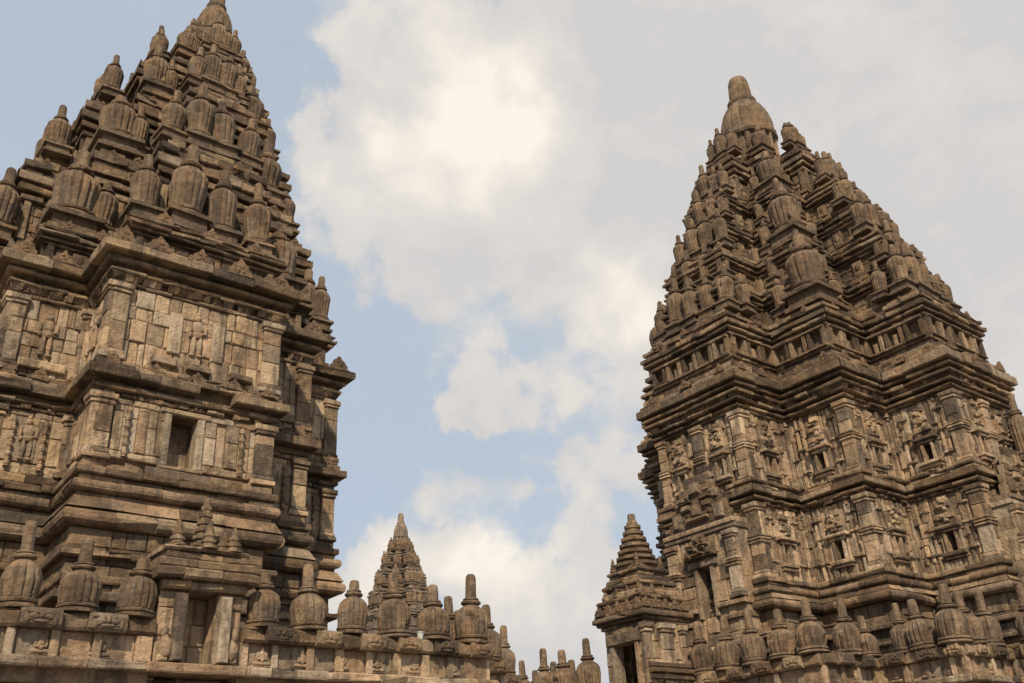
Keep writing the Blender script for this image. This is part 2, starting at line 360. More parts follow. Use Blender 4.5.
# antefix: worn leaf-shaped upright on a cornice (width 1, height about 1)
def antefix_mesh(seed):
    st = rnd.getstate(); rnd.seed(seed); mb = MB()
    out = [(-.5, 0), (-.52, .32), (-.36, .40), (-.33, .62), (-.17, .70), (-.06, .95), (.06, .96), (.18, .70), (.34, .60), (.37, .40), (.52, .33), (.5, 0)]
    out = [(x+rnd.uniform(-.03, .03), max(0, z+rnd.uniform(-.05, .05))) for x, z in out]; n = len(out)
    mb.poly([(x, -.16, z) for x, z in out]+[(x, .12, z) for x, z in out], [list(range(n)), list(range(2*n-1, n-1, -1))]+[[i, n+i, n+(i+1) % n, (i+1) % n] for i in range(n)], .45)
    F = Frame((0, 0), (1, 0), (0, -1))
    for q in range(5): mb.lump(F, rnd.uniform(-.28, .28), .15, rnd.uniform(.12, .6), rnd.uniform(.07, .15), .07, rnd.uniform(.07, .14), .4)
    me = mb.mesh('antefix', MOULD, (0, 0, 0)); rnd.setstate(st); return me
AM = [antefix_mesh(80+i) for i in range(4)]
def antefix(root, parent, F, s, o, z, w, h):
    x, y, _ = F.p(s, o, z); return inst('antefix', rnd.choice(AM), root, parent, (x, y, z-.005), math.atan2(F.T[1], F.T[0]), (w, w*0.8, h))
# worn relief figures
def figure_mesh(kind, seed, mat=WALL):
    st = rnd.getstate(); rnd.seed(seed); mb = MB(); F = Frame((0, 0), (1, 0), (0, -1)); t = 0.6
    def ell(s, z, rs, rz, ro, o=0.0): mb.lump(F, s, o, z, rs, ro, rz, t+rnd.uniform(-.1, .1), 12, 5)
    if kind == 'seated':
        ell(0, .86, .11, .13, .12); ell(0, .99, .06, .07, .07); ell(0, .55, .19, .26, .13); ell(0, .34, .13, .14, .11)
        ell(-.24, .52, .07, .24, .09); ell(.24, .52, .07, .24, .09); ell(-.13, .36, .16, .06, .13); ell(.13, .36, .16, .06, .13)
        ell(-.26, .14, .24, .11, .13); ell(.26, .14, .24, .11, .13); ell(0, .12, .22, .09, .15)
        mb.block(F, -.56, .56, -.06, .05, -.02, .05)
    else:
        sw = rnd.uniform(-.05, .05)
        ell(sw, 1.55, .12, .15, .12); ell(sw, 1.71, .09, .09, .09); ell(sw*.6, 1.18, .20, .27, .13); ell(0, .88, .20, .16, .13)
        ell(-.11, .45, .095, .42, .11); ell(.12, .45, .095, .42, .11); ell(-.13, .06, .12, .06, .10); ell(.14, .06, .12, .06, .10)
        ell(-.28, 1.12, .07, .26, .09); ell(.29, 1.15, .07, .24, .09); ell(-.25, .85, .08, .10, .10); ell(.25, .98, .12, .06, .10)
    me = mb.mesh('relief_figure', mat, (0, 0, 0)); rnd.setstate(st); return me
SEAT = [figure_mesh('seated', 90+i) for i in range(3)]; STAND = [figure_mesh('standing', 95+i) for i in range(3)]
def figure(root, parent, F, s, o, z, h, kind):
    x, y, _ = F.p(s, o, z); b = 1.06 if kind == 'seated' else 1.8
    return inst('relief_figure', rnd.choice(SEAT if kind == 'seated' else STAND), root, parent, (x, y, z), math.atan2(F.T[1], F.T[0]), h/b)

def kala(mb, F, s, o, z, w, h):
    "monster-head pediment, worn to bosses"
    n = 5
    for k in range(n):
        ww = w*(1-.62*(k/(n-1))**1.3); mb.block(F, s-ww/2, s+ww/2, o-.1, o+.06-.01*k, z+h*k/n, z+h*(k+1)/n-.004, .02, .012)
    def bit(ds, dz, a, b_, d): 
        mb.block(F, s+ds-a/2, s+ds+a/2, o, o+.06+d, z+dz-b_/2, z+dz+b_/2, .03, .02)
    for sg in (-1, 1):
        bit(sg*w*.17, h*.42, w*.15, h*.12, .07); bit(sg*w*.17, h*.52, w*.20, h*.05, .10); bit(sg*w*.34, h*.20, w*.16, h*.26, .05); bit(sg*w*.31, h*.55, w*.10, h*.16, .03)
    bit(0, h*.32, w*.13, h*.20, .11); bit(0, h*.74, w*.16, h*.2, .06); bit(0, h*.16, w*.36, h*.06, .09)
    for k in range(22): mb.lump(F, s+rnd.uniform(-.42, .42)*w*(1-.5*rnd.random()), o+.05, z+h*rnd.uniform(.05, .75), w*rnd.uniform(.025, .06), .035, h*rnd.uniform(.02, .06))

def pilaster_mb(F, s0, s1, z0, z1, o=0.07, bands=True, ext0=0.0, ext1=0.0):
    mb = MB(); h = z1-z0
    mb.block(F, s0-.05-ext0, s1+.05+ext1, -.05, o+.05, z0, z0+.10); mb.block(F, s0-.025-ext0, s1+.025+ext1, -.05, o+.025, z0+.104, z0+.19)
    zz = z0+.194; top = z1-.20
    while zz < top-.01:
        b = min(top, zz+rnd.uniform(.28, .7)); b = top if top-b < .2 else b
        mb.block(F, s0-ext0, s1+ext1, -.05, o+rnd.uniform(-.008, .008), zz, b-.004, .016, .005); zz = b
    if bands:
        for k in range(3): mb.block(F, s0-.03-ext0, s1+.03+ext1, -.04, o+.035+.015*(k % 2), z0+h*.46+k*.075, z0+h*.46+k*.075+.05, .012, .004)
    mb.block(F, s0-.02-ext0, s1+.02+ext1, -.05, o+.03, z1-.196, z1-.12); mb.block(F, s0-.05-ext0, s1+.05+ext1, -.05, o+.06, z1-.116, z1-.004)
    return mb
def niche_mb(F, s, z0, w, h, o=0.0, ped=0.8):
    "frame round a small window with a stepped, carved pediment"
    mb = MB(); j = .075
    for sg in (-1, 1):
        mb.block(F, min(s+sg*w/2, s+sg*(w/2+j)), max(s+sg*w/2, s+sg*(w/2+j)), -.04, o+.10, z0, z0+h, .012)
        mb.block(F, min(s+sg*(w/2+j+.02), s+sg*(w/2+j+.10)), max(s+sg*(w/2+j+.02), s+sg*(w/2+j+.10)), -.04, o+.05, z0-.02, z0+h*1.02, .012)
    mb.block(F, s-w/2-j-.13, s+w/2+j+.13, -.04, o+.14, z0-.10, z0-.004); mb.block(F, s-w/2-j-.09, s+w/2+j+.09, -.04, o+.09, z0-.18, z0-.104)
    mb.block(F, s-w/2-j-.05, s+w/2+j+.05, -.04, o+.13, z0+h+.004, z0+h+.09); mb.block(F, s-w/2-j-.14, s+w/2+j+.14, -.04, o+.19, z0+h+.094, z0+h+.17)
    z = z0+h+.174; ww = w+2*j+.16
    n = max(3, int(ped/.13))
    for k in range(n):
        hh = ped/n; mb.block(F, s-ww/2, s+ww/2, -.04, o+(.15 if k % 2 else .10)-.015*k*.5, z, z+hh-.004, .02, .012); z += hh; ww *= .90 if k < n*.6 else .72
    for k in range(9):
        q = s+rnd.uniform(-.42, .42)*(w+2*j); zz = z0+h+.2+ped*rnd.uniform(0, .75); a = rnd.uniform(.03, .07); mb.block(F, q-a, q+a, 0, o+rnd.uniform(.13, .19), zz, zz+rnd.uniform(.04, .12), .02, .012)
    return mb

# ------------------------------------------------------------------ the ground
g = MB(); n = 40
bm_pts = [(-3000, -3000, -EYE/K), (3000, -3000, -EYE/K), (3000, 3000, -EYE/K), (-3000, 3000, -EYE/K)]
g.poly(bm_pts, [[0, 1, 2, 3]], .5)
go = bpy.data.objects.new('ground', g.mesh('ground', GRAVEL, (0, 0, -EYE/K))); col.objects.link(go); go['kind'] = 'structure'

# ------------------------------------------------------------------ roof tiers shared by the temples
def roof_tier(root, cx, cy, c, s, z0, z1, gallery=False, mat=ROOF, fr=0.3, corner=0.5, fins=True, hs=1.0, ante=0.0, nf=4):
    h = z1-z0; P = plan(cx, cy, c, s); E = edges(P); mb = MB()
    core(mb, plan(cx, cy, c, s, -.06), z0-.3, z1-.02)
    zp = z0+h*.22; zw = z0+h*.60
    course(mb, E, slab(.06, z0, z0+h*.09), .5, .012); course(mb, E, slab(.02, z0+h*.09+.003, z0+h*.16), .5, .012); course(mb, E, slab(.08, z0+h*.16+.003, zp), .45, .012, lost=.03)
    for e in E:
        if not e.front: continue
        if gallery:
            k = max(2, int(round(e.L/.58))); w = e.L/k
            for q in range(k):
                # little posts with dark bays between them
                a = q*w
                for (t0, t1) in ((a+.02, a+.14), (a+w-.14, a+w-.02)):
                    mb.block(e.F, t0, t1, -.05, .11, zp+.05, zw-.05, .02, .015)
                mb.block(e.F, a+.01, a+w-.01, -.05, .14, zp, zp+.05); mb.block(e.F, a+.01, a+w-.01, -.05, .15, zw-.055, zw-.004)
                if rnd.random() < .6: mb.block(e.F, a+w*.36, a+w*.64, -.05, rnd.uniform(.02, .07), zp+.06, zp+(zw-zp)*rnd.uniform(.5, .8), .05, .02)
        else:
            ashlar(mb, e.F, 0, e.L, zp+.003, zw, ch=(.16, .28), cw=(.15, .42), rough=.02, tones=(0, .8))
            if e.L > .5:
                for (t0, t1) in ((.02, .16), (e.L-.16, e.L-.02)): mb.block(e.F, t0, t1, -.05, .06, zp+.004, zw, .015, .01)
                if e.L > .9: mb.block(e.F, e.L/2-.14, e.L/2+.14, -.05, .07, zp+.02, zw-.05, .02, .015); mb.lump(e.F, e.L/2, .06, (zp+zw)/2, .09, .05, .12)
    course(mb, E, slab(.08, zw+.003, zw+h*.06), .45, .014); course(mb, E, slab(.16, zw+h*.085, zw+h*.15), .45, .014)
    course(mb, E, slab(.22, zw+h*.175, zw+h*.26), .50, .024, lost=.09); course(mb, E, slab(.10, zw+h*.273, zw+h*.32), .45, .014, lost=.08)
    course(mb, E, slab(.17, zw+h*.323, z1), .38, .030, lost=.2)
    core(mb, plan(cx, cy, c, s, -.02), zw, z1-.01)
    za = z1+min(.42, h*.2)
    course(mb, E, slab(-.02, z1-.02, (z1+za)/2, back=-.4), .42, .022, lost=.10); course(mb, E, slab(-.14, (z1+za)/2+.003, za, back=-.5), .40, .022, lost=.15)
    core(mb, plan(cx, cy, c, s, -.22), z1-.1, za-.01)
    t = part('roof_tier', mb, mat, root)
    if fins:
        H = c+2*s; spots = []
        for (ux, uy) in ((0, -1), (-1, 0), (1, 0), (0, 1)):
            tx, ty = -uy, ux
            for i in range(nf):
                q = -.84+1.68*i/(nf-1); rr = (.85, 1.08, 1.0, .92, 1.08)[i % 5] if 0 < i < nf-1 else .88
                d = H-fr*1.15-.10
                if (ux, uy) in ((1, 0), (0, 1)) and abs(q) < .5: continue
                if (ux, uy) == (1, 0) and q*ty > 0: continue
                if (ux, uy) == (0, 1) and q*tx > 0: continue
                spots.append((ux*d+tx*q*c, uy*d+ty*q*c, fr*rr, 'tall', 0))
        for (sx, sy) in ((-1, -1), (1, -1), (-1, 1)):
            m = c+s-corner*.95; spots.append((sx*m, sy*m, corner, 'squat', -.12))
            k = c+s*.26; mm = c+s-fr*.95
            spots.append((sx*k, sy*mm, fr*.78, 'slim', 0)); spots.append((sx*mm, sy*k, fr*.78, 'slim', 0))
            k = c+.02; mm = c+s*1.45
            if nf > 4: spots.append((sx*k*.95, sy*mm, fr*.72, 'slim', 0)); spots.append((sx*mm, sy*k*.95, fr*.72, 'slim', 0))
        for (x, y, rr, kd, dz) in spots:
            finial(root, t, cx+x, cy+y, za+dz, rr, kd, hs)
    if ante:
        for e in E:
            if e.front and e.L > .6:
                k = max(2, int(e.L/.75))
                for q in range(k): antefix(root, t, e.F, e.L*(q+.5)/k, .10, z1-.03, ante*rnd.uniform(.8, 1.15), ante*rnd.uniform(.7, 1.0))
    return t

def crown(root, cx, cy, z0, r, htot, mat=ROOF):
    "the big ribbed finial on the summit"
    mb = MB(); h = htot
    core(mb, plan(cx, cy, r*.55, r*.30), z0-.2, z0+h*.05)
    P = [(r*.98, 0, 0), (r*1.0, h*.05, 0), (r*.88, h*.07, 0), (r*.86, h*.20, .5), (r*.88, h*.31, .5), (r*1.02, h*.325, 0), (r*1.06, h*.345, 0), (r*1.04, h*.37, 0), (r*.99, h*.38, .4),
         (r*1.0, h*.42, 1), (r*.99, h*.47, 1), (r*.94, h*.53, 1), (r*.85, h*.59, 1), (r*.74, h*.64, .8), (r*.64, h*.675, .4), (r*.54, h*.695, 0), (r*.52, h*.705, 0), (r*.56, h*.72, 0), (r*.55, h*.745, 0), (r*.43, h*.76, 0),
         (r*.425, h*.82, 0), (r*.41, h*.88, 0), (r*.385, h*.94, 0), (r*.33, h*.98, 0), (r*.17, h*1.0, 0)]
    mb.lathe(cx, cy, P, 64, 16, .06, z0, .015)
    F = Frame((cx, cy), (1, 0), (0, -1))
    for k in range(12):
        a = 2*math.pi*k/12; Fr = Frame((cx+math.cos(a)*r*.90, cy+math.sin(a)*r*.90), (-math.sin(a), math.cos(a)), (math.cos(a), math.sin(a)))
        mb.block(Fr, -.09, .09, -.12, .06, z0+h*.10, z0+h*.15); mb.block(Fr, -.05, .05, -.12, .07, z0+h*.155, z0+h*.32)
    return part('crown', mb, mat, root)

def terrace(root, cx, cy, c, s, g, ztop, mat=MOULD):
    P = plan(cx, cy, c, s, g); E = edges(P); mb = MB(); z0 = -EYE/K
    core(mb, plan(cx, cy, c, s, g-.06), z0-.1, ztop)
    course(mb, E, slab(.30, z0, z0+.35), .7); course(mb, E, torus(.22, z0+.353, z0+.6), .7)
    for e in E:
        if e.front: ashlar(mb, e.F, 0, e.L, z0+.603, ztop-.45, rough=.02)
    course(mb, E, slab(.10, ztop-.447, ztop-.30), .6); course(mb, E, slab(.22, ztop-.297, ztop-.16), .6); course(mb, E, slab(.05, ztop-.157, ztop), .5)
    return part('terrace', mb, mat, root)

def balustrade_run(root, F, length, z0, wall_h, cap_h, fins, r, e0=0, e1=0, th=.5, figs=True, kind='bell'):
    "parapet: panelled wall, carved coping blocks, bell finials"
    zc = z0+wall_h
    mb = MB()
    mb.poly([F.p(q, w, z) for z in (z0-.3, zc+cap_h*.9) for (q, w) in ((0-e0*.0, -.05), (length, -.05), (length, -th), (0, -th))], [[0, 1, 2, 3], [4, 5, 6, 7], [0, 1, 5, 4], [1, 2, 6, 5], [2, 3, 7, 6], [3, 0, 4, 7]], .3)
    q = 0
    while q < length-.01:
        e = min(length, q+rnd.uniform(.35, .7)); e = length if length-e < .2 else e
        mb.prism(F, slab(.12, z0-.13, z0-.003), q+.004, e-.004, e0 if q == 0 else 0, e1 if e == length else 0, .012)
        q = e
    q = 0; k = 0
    while q < length-.01:
        w = rnd.uniform(.10, .16) if k % 2 == 0 else rnd.uniform(.34, .46); e = min(length, q+w); e = length if length-e < .12 else e
        o = .03 if k % 2 == 0 else -.03
        mb.block(F, q+.003, e-.003, -.12, o+rnd.uniform(-.008, .008), z0, zc, .014, .006, .25+.75*rnd.random()); q = e; k += 1
    part('wall', mb, WALL, root)
    q = 0
    cp = MB(); k = 0
    while q < length-.01:
        big = k % 2 == 1; w = rnd.uniform(.40, .52) if big else rnd.uniform(.20, .34); e = min(length, q+w); e = length if length-e < .15 else e
        o = .16 if big else .09; top = zc+cap_h*(1.0 if big else .92)
        cp.prism(F, [(-th, zc+.003), (o-.03, zc+.003), (o, zc+.04), (o, top-.04), (o-.03, top), (-th, top)], q+.004, e-.004, 0, 0, .014)
        if big:
            m = (q+e)/2
            tn = cp.t[-1]
            for sg in (-1, 1): cp.lump(F, m+sg*.09, o-.01, zc+cap_h*.52, .075, .035, .045, tn); cp.lump(F, m+sg*.17, o-.01, zc+cap_h*.36, .04, .03, .07, tn); cp.lump(F, m+sg*.07, o-.01, zc+cap_h*.70, .05, .03, .03, tn)
            cp.lump(F, m, o-.01, zc+cap_h*.58, .035, .05, .05, tn); cp.lump(F, m, o-.01, zc+cap_h*.28, .12, .03, .028, tn)
            for q_ in range(5): cp.lump(F, m+rnd.uniform(-.18, .18), o-.01, zc+cap_h*rnd.uniform(.2, .8), rnd.uniform(.02, .05), .025, rnd.uniform(.015, .04), tn)
        q = e; k += 1
    cop = part('coping', cp, MOULD, root)
    if figs:
        q = .35
        while q < length-.2: figure(root, root, F, q, -.03, z0+.03, wall_h*.86, 'seated'); q += rnd.uniform(.62, .78)
    for (s, rr, dz) in fins:
        x, y, _ = F.p(s, -.10, 0)
        finial(root, root, x, y, zc+cap_h+dz, rr, kind)

# ------------------------------------------------------------------ the left temple
def left_temple():
    cx, cy, c, s = 5.57, 20.90, 1.64, 1.42
    R = empty('stone_temple', cx, cy, 'nearer of the two big stone temples, one dark window in its tan wall', 'temple')
    terrace(R, cx, cy, c, s, 2.62, 2.05)
    E = edges(plan(cx, cy, c, s)); P = plan(cx, cy, c, s)
    # foot of the body: plain masonry and two roll mouldings
    mb = MB(); core(mb, plan(cx, cy, c, s, -.05), 1.6, 6.0)
    for e in E:
        if e.front: ashlar(mb, e.F, -.10, e.L+.0, 2.0, 4.75, o=.10, ch=(.2, .36), cw=(.3, .8), rough=.02, tones=(.1, .9))
    course(mb, E, slab(.24, 3.55, 3.70), .6); course(mb, E, slab(.16, 3.85, 3.98), .6); course(mb, E, slab(.22, 4.25, 4.36), .6)
    course(mb, E, torus(.30, 4.76, 5.04), .6, .012); course(mb, E, slope(.26, .14, 5.045, 5.26), .5, .010); course(mb, E, slab(.10, 5.263, 5.34), .5)
    course(mb, E, torus(.22, 5.345, 5.56), .55, .012); course(mb, E, slab(.10, 5.563, 5.66), .5); course(mb, E, slab(.17, 5.663, 5.80), .5, .012, lost=.04); course(mb, E, slab(.07, 5.803, 5.97), .45)
    part('plinth', mb, MOULD, R)
    def storey(z0, z1, lower):
        W = MB(); subs = []
        for i, e in enumerate(E):
            hole = None
            mainA = e.N[1] < -.5 and e.L > 2.5
            if lower and mainA: hole = (e.L*.5-.30, e.L*.5+.20, z0+.08, z1-.14)
            if not e.front: panel_core(W, e.F, e.L, 0, z0-.1, z1+.2, None); continue
            panel_core(W, e.F, e.L, -.06, z0-.1, z1+.2, hole, .5)
            if lower:  # upright slabs
                ashlar(W, e.F, 0, e.L, z0, z0+.22, None if not hole else (hole[0], hole[1], z0+.08, z0+.22), cw=(.25, .6), tones=(.35, 1))
                q = 0
                segs = [(0, e.L)] if not hole else [(0, hole[0]), (hole[1], e.L)]
                for a, b in segs:
                    q = a
                    while q < b-.01:
                        w = rnd.uniform(.12, .34); x = min(b, q+w); x = b if b-x < .1 else x
                        m = z0+.223+rnd.uniform(.45, .8)
                        o = rnd.choice((0, .02, .035, -.03)); 
                        W.block(e.F, q+.003, x-.003, -.1, o, z0+.223, m, .014, .006, .35+.65*rnd.random()); W.block(e.F, q+.003, x-.003, -.1, o+rnd.uniform(-.01, .01), m+.004, z1-.14, .014, .006, .35+.65*rnd.random()); q = x
                ashlar(W, e.F, 0, e.L, z1-.137, z1, ch=(.13, .2), cw=(.25, .6), tones=(.2, .9))
            else:
                ashlar(W, e.F, 0, e.L, z0, z1, ch=(.26, .62), cw=(.12, .40), rough=.024, tones=(.3, 1.0))
        w = part('wall_storey', W, WALL, R)
        for i, e in enumerate(E):
            if not e.front: continue
            pw = .30 if e.L > 2 else .26
            for q, (a, b, cv) in enumerate(((0.0, pw, e.c0), (e.L-pw, e.L, e.c1))):
                if cv < 0: a, b = (a, b-.12) if q == 0 else (a+.12, b)
                ex1 = .07 if (q == 1 and cv > 0) else 0
                part('pilaster', pilaster_mb(e.F, a, b, z0, z1, .07, False, 0, ex1), WALL, R, w)
            if e.N[1] < -.5:
                if lower:
                    cols = (.58, e.L-.58) if e.L > 2 else (.44, e.L-.44)
                    for q in cols:  # turned colonnettes
                        mbc = MB(); x, y, _ = e.F.p(q, .05, 0)
                        pr = [(.055, 0, 0)]; zz = 0; hgt = z1-z0-.25
                        for kk in range(6): pr += [(.03, zz+.02, 0), (.05, zz+.05, 0), (.055, zz+.09, 0), (.03, zz+.12, 0), (.035, zz+hgt/6-.01, 0)]; zz += hgt/6
                        mbc.lathe(x, y, pr, 10, 0, 0, z0+.1); part('colonnette', mbc, WALL, R, w)
                    if e.L < 2: figure(R, w, e.F, e.L*.5, .03, z0+.25, .85, 'standing')
                else:
                    figure(R, w, e.F, e.L*.5, .02, z0+.42, .95, 'standing')
                    st = MB()
                    if e.L > 2:
                        for q in (-.42, .42): st.block(e.F, e.L*.5+q-.12, e.L*.5+q+.12, -.05, .05, z0+.40, z0+1.25, .02, .008, .9)
                        for q in (-.5, .15, 1.0): st.block(e.F, e.L*.5+q-.3, e.L*.5+q+.15, -.05, .13, z0+.10, z0+.24, .02, .015)
                    else: st.block(e.F, e.L*.5-.42, e.L*.5+.42, -.05, .10, z0+.12, z0+.30, .02, .015)
                    part('ledge', st, WALL, R, w)
            elif e.L < 2 and not lower: figure(R, w, e.F, e.L*.5, .02, z0+.45, .9, 'standing')
        if lower:
            e = [q for q in E if q.N[1] < -.5 and q.L > 2.5][0]; F = e.F; a, b = e.L*.5-.30, e.L*.5+.20
            fr = MB(); zt = z1-.14; zb = z0+.08
            for (q0, q1) in ((a-.13, a+.008), (b-.008, b+.13)): fr.block(F, q0, q1, -.25, .05, zb, zt, .015, .006, .75)
            fr.block(F, a-.16, b+.16, -.25, .07, zb-.07, zb-.004, .015, .006, .5); fr.block(F, a-.2, b+.22, -.25, .06, zt+.004, zt+.10, .015, .006, .6)
            fr.block(F, a+.01, b-.01, -.5, -.40, zb, zb+.42, .015, .006, .55); fr.block(F, a+.01, b-.01, -.5, -.41, zb+.424, zt-.06, .015, .006, .3)  # back of the recess: lit foot and shaded top painted by tone
            part('window', fr, WALL, R, w)
        return w
    storey(5.97, 7.18, True)
    mc = MB(); core(mc, plan(cx, cy, c, s, -.05), 7.10, 7.9)
    course(mc, E, slab(.05, 7.183, 7.27), .14, .02, lost=.06); course(mc, E, torus(.12, 7.273, 7.38), .5, .012); course(mc, E, slab(.26, 7.46, 7.64), .6, .018, lost=.02); course(mc, E, slab(.0, 7.383, 7.457), .5)
    course(mc, E, slab(.14, 7.643, 7.76), .5, .02, lost=.12); course(mc, E, slab(.09, 7.763, 7.86), .5, .02, lost=.2)
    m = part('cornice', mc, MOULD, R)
    for e in E:
        if e.N[1] < -.5:
            for q in ((.12, .5, .88) if e.L < 2 else (.05, .28, .52, .74, .95)): antefix(R, m, e.F, e.L*q, .10, 7.76, .26*rnd.uniform(.8, 1.2), .24*rnd.uniform(.7, 1.2))
    storey(7.86, 9.42, False)
    tc_ = MB(); core(tc_, plan(cx, cy, c, s, -.05), 9.3, 10.3)
    course(tc_, E, slab(.04, 9.423, 9.50), .5); course(tc_, E, slope(.04, .11, 9.503, 9.62), .13, .022, lost=.06); course(tc_, E, slab(.13, 9.623, 9.70), .5, .012); course(tc_, E, slab(.01, 9.703, 9.817), .5); course(tc_, E, torus(.21, 9.82, 9.92), .5, .014)
    course(tc_, E, slab(.36, 9.98, 10.17), .65, .018, lost=.02); course(tc_, E, slab(.06, 9.923, 9.977), .5); course(tc_, E, slab(.24, 10.173, 10.26), .42, .024, lost=.14)
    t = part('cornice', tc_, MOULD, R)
    for e in E:
        if e.front:
            for q in ((.02, .5, .98) if e.L < 2 else (.0, .20, .45, .70, .97)): antefix(R, t, e.F, e.L*q, .20, 10.2, .42*rnd.uniform(.85, 1.15), .36*rnd.uniform(.8, 1.15))
    finial(R, t, 9.58, 19.40, 11.25, .27, 'tall', 1.0)
    # stepped roof, leaning a little to the right of its base
    T = [(4.10, 10.25, 11.20, .37, .48, .35, .36, .32, .16), (3.32, 11.20, 13.78, .31, .44, .28, .33, .335, .35), (2.52, 13.78, 16.25, .27, .36, .22, .27, .365, .60), (1.64, 16.25, 18.38, .23, .27, 0, .24, .38, .86), (.90, 18.38, 19.6, .19, .21, 0, .25, .375, .98)]
    for (H, z0, z1, fr, cn, an, kc, ks, dx) in T:
        roof_tier(R, cx+dx, cy, H*kc, H*ks, z0, z1, False, ROOF, fr, cn, True, 1.0, an)
    crown(R, cx+1.02, cy, 19.6, .52, 3.0)
    return R
left_temple()

# ------------------------------------------------------------------ the right temple
def right_temple():
    cx, cy, c, s = 23.75, 15.33, 1.40, 1.85
    R = empty('stone_temple', cx, cy, 'tall stone temple at right with two tiers of small windows and a complete bell-topped summit', 'temple')
    terrace(R, cx, cy, c, s, 2.05, 2.0)
    E = edges(plan(cx, cy, c, s))
    mb = MB(); core(mb, plan(cx, cy, c, s, -.05), 1.5, 4.95)
    for e in E:
        if e.front: ashlar(mb, e.F, -.12, e.L, 1.9, 4.15, o=.12, ch=(.2, .34), cw=(.3, .8), rough=.02, tones=(0, .8))
    course(mb, E, slab(.30, 2.9, 3.02), .6); course(mb, E, slab(.22, 3.2, 3.30), .6); course(mb, E, slab(.28, 3.55, 3.66), .6)
    course(mb, E, torus(.34, 4.16, 4.38), .6, .012); course(mb, E, slope(.30, .18, 4.383, 4.52), .5); course(mb, E, torus(.26, 4.523, 4.70), .55, .012); course(mb, E, slab(.14, 4.703, 4.78), .5); course(mb, E, slab(.20, 4.783, 4.90), .5, .014)
    part('plinth', mb, MOULD, R)
    def storey(z0, z1, wz, wh, ped):
        W = MB()
        for e in E:
            main = e.L > 2.5
            hole = None
            if not e.front: panel_core(W, e.F, e.L, 0, z0-.1, z1+.2); continue
            ww = .20
            if not main: hole = (e.L*.5-ww/2, e.L*.5+ww/2, wz, wz+wh)
            panel_core(W, e.F, e.L, -.06, z0-.1, z1+.2, hole, .5)
            q = 0
            # tall upright stones over and beside each other
            ashlar(W, e.F, 0, e.L, z0, z1, hole, 0, (.22, .60), (.07, .24), .045, tones=(.1, 1.0))
        w = part('wall_storey', W, WALL, R)
        for e in E:
            if not e.front: continue
            pw = .25
            for q, (a, b, cv) in enumerate(((0.0, pw, e.c0), (e.L-pw, e.L, e.c1))):
                if cv < 0: a, b = (a, b-.20) if q == 0 else (a+.20, b)
                part('pilaster', pilaster_mb(e.F, a, b, z0, z1, .08 if cv > 0 else .05, cv > 0, 0, .08 if (q == 1 and cv > 0) else 0), WALL, R, w)
            if e.L < 2.5:
                part('niche', niche_mb(e.F, e.L*.5, wz, .20, wh, -.02, ped), WALL, R, w)
            else:
                for q in (.27, .73): part('niche', niche_mb(e.F, e.L*q, wz, .18, wh, .02, ped), WALL, R, w)
                part('pilaster', pilaster_mb(e.F, e.L*.5-.16, e.L*.5+.16, z0, z1, .10, True), WALL, R, w)
            # slim shafts between niche and corner
            for q in ((.36, .50, e.L-.50, e.L-.36) if e.L < 2.5 else (.36, .95, e.L-.95, e.L-.36)):
                sh = MB(); zz = z0+.02
                while zz < z1-.1:
                    b = min(z1-.02, zz+rnd.uniform(.2, .6)); sh.block(e.F, q-.04, q+.04, -.05, rnd.uniform(.005, .05), zz, b-.002, .015, .01); zz = b-.002
                for zz in (z0+.4, z0+1.0, z1-.35): sh.block(e.F, q-.06, q+.06, -.05, .07, zz, zz+.06, .015, .01)
                part('shaft', sh, WALL, R, w)
        return w
    storey(4.90, 6.72, 5.32, .46, .72)
    mc = MB(); core(mc, plan(cx, cy, c, s, -.05), 6.6, 7.35)
    course(mc, E, slab(.08, 6.723, 6.79), .14, .022, lost=.05); course(mc, E, torus(.16, 6.793, 6.89), .5, .012); course(mc, E, slab(.01, 6.893, 6.95), .5); course(mc, E, slab(.22, 6.953, 7.10), .55, .014, lost=.02)
    course(mc, E, slab(.16, 7.103, 7.20), .45, .018, lost=.06); course(mc, E, slab(.20, 7.203, 7.30), .4, .022, lost=.25)
    part('cornice', mc, MOULD, R)
    storey(7.25, 9.15, 7.60, .44, .80)
    t_ = MB(); core(t_, plan(cx, cy, c, s, -.05), 9.1, 10.4)
    course(t_, E, slab(.08, 9.153, 9.22), .45); course(t_, E, torus(.15, 9.223, 9.31), .5, .01); course(t_, E, slab(.02, 9.313, 9.38), .5); course(t_, E, slab(.20, 9.383, 9.46), .5, .012)
    course(t_, E, slope(.10, .16, 9.463, 9.58), .14, .024, lost=.08); course(t_, E, slab(.25, 9.583, 9.68), .5, .012); course(t_, E, slab(.08, 9.683, 9.76), .5); course(t_, E, slab(.29, 9.763, 9.85), .5, .012)
    course(t_, E, slab(.12, 9.853, 9.90), .5); course(t_, E, slab(.37, 9.903, 10.14), .6, .014, lost=.01); course(t_, E, slab(.28, 10.143, 10.26), .5, .016, lost=.08); course(t_, E, slab(.20, 10.263, 10.42), .45, .02, lost=.1)
    t = part('cornice', t_, MOULD, R)
    for e in E:
        if e.front:
            for q in (.06, .5, .94): antefix(R, t, e.F, e.L*q, .26, 10.24, .30*rnd.uniform(.85, 1.15), .26*rnd.uniform(.8, 1.15))
    T = [(4.95, 10.42, 11.98, .29, .52, True, .285, .3575, 5), (4.45, 11.98, 13.30, .26, .30, False, .25, .375, 4), (4.08, 13.25, 14.55, .27, .50, False, .235, .3825, 4), (3.48, 14.55, 15.90, .23, .28, False, .22, .39, 4), (3.05, 15.85, 17.10, .23, .38, False, .21, .395, 4), (2.02, 17.10, 19.05, .21, .26, False, .24, .38, 3)]
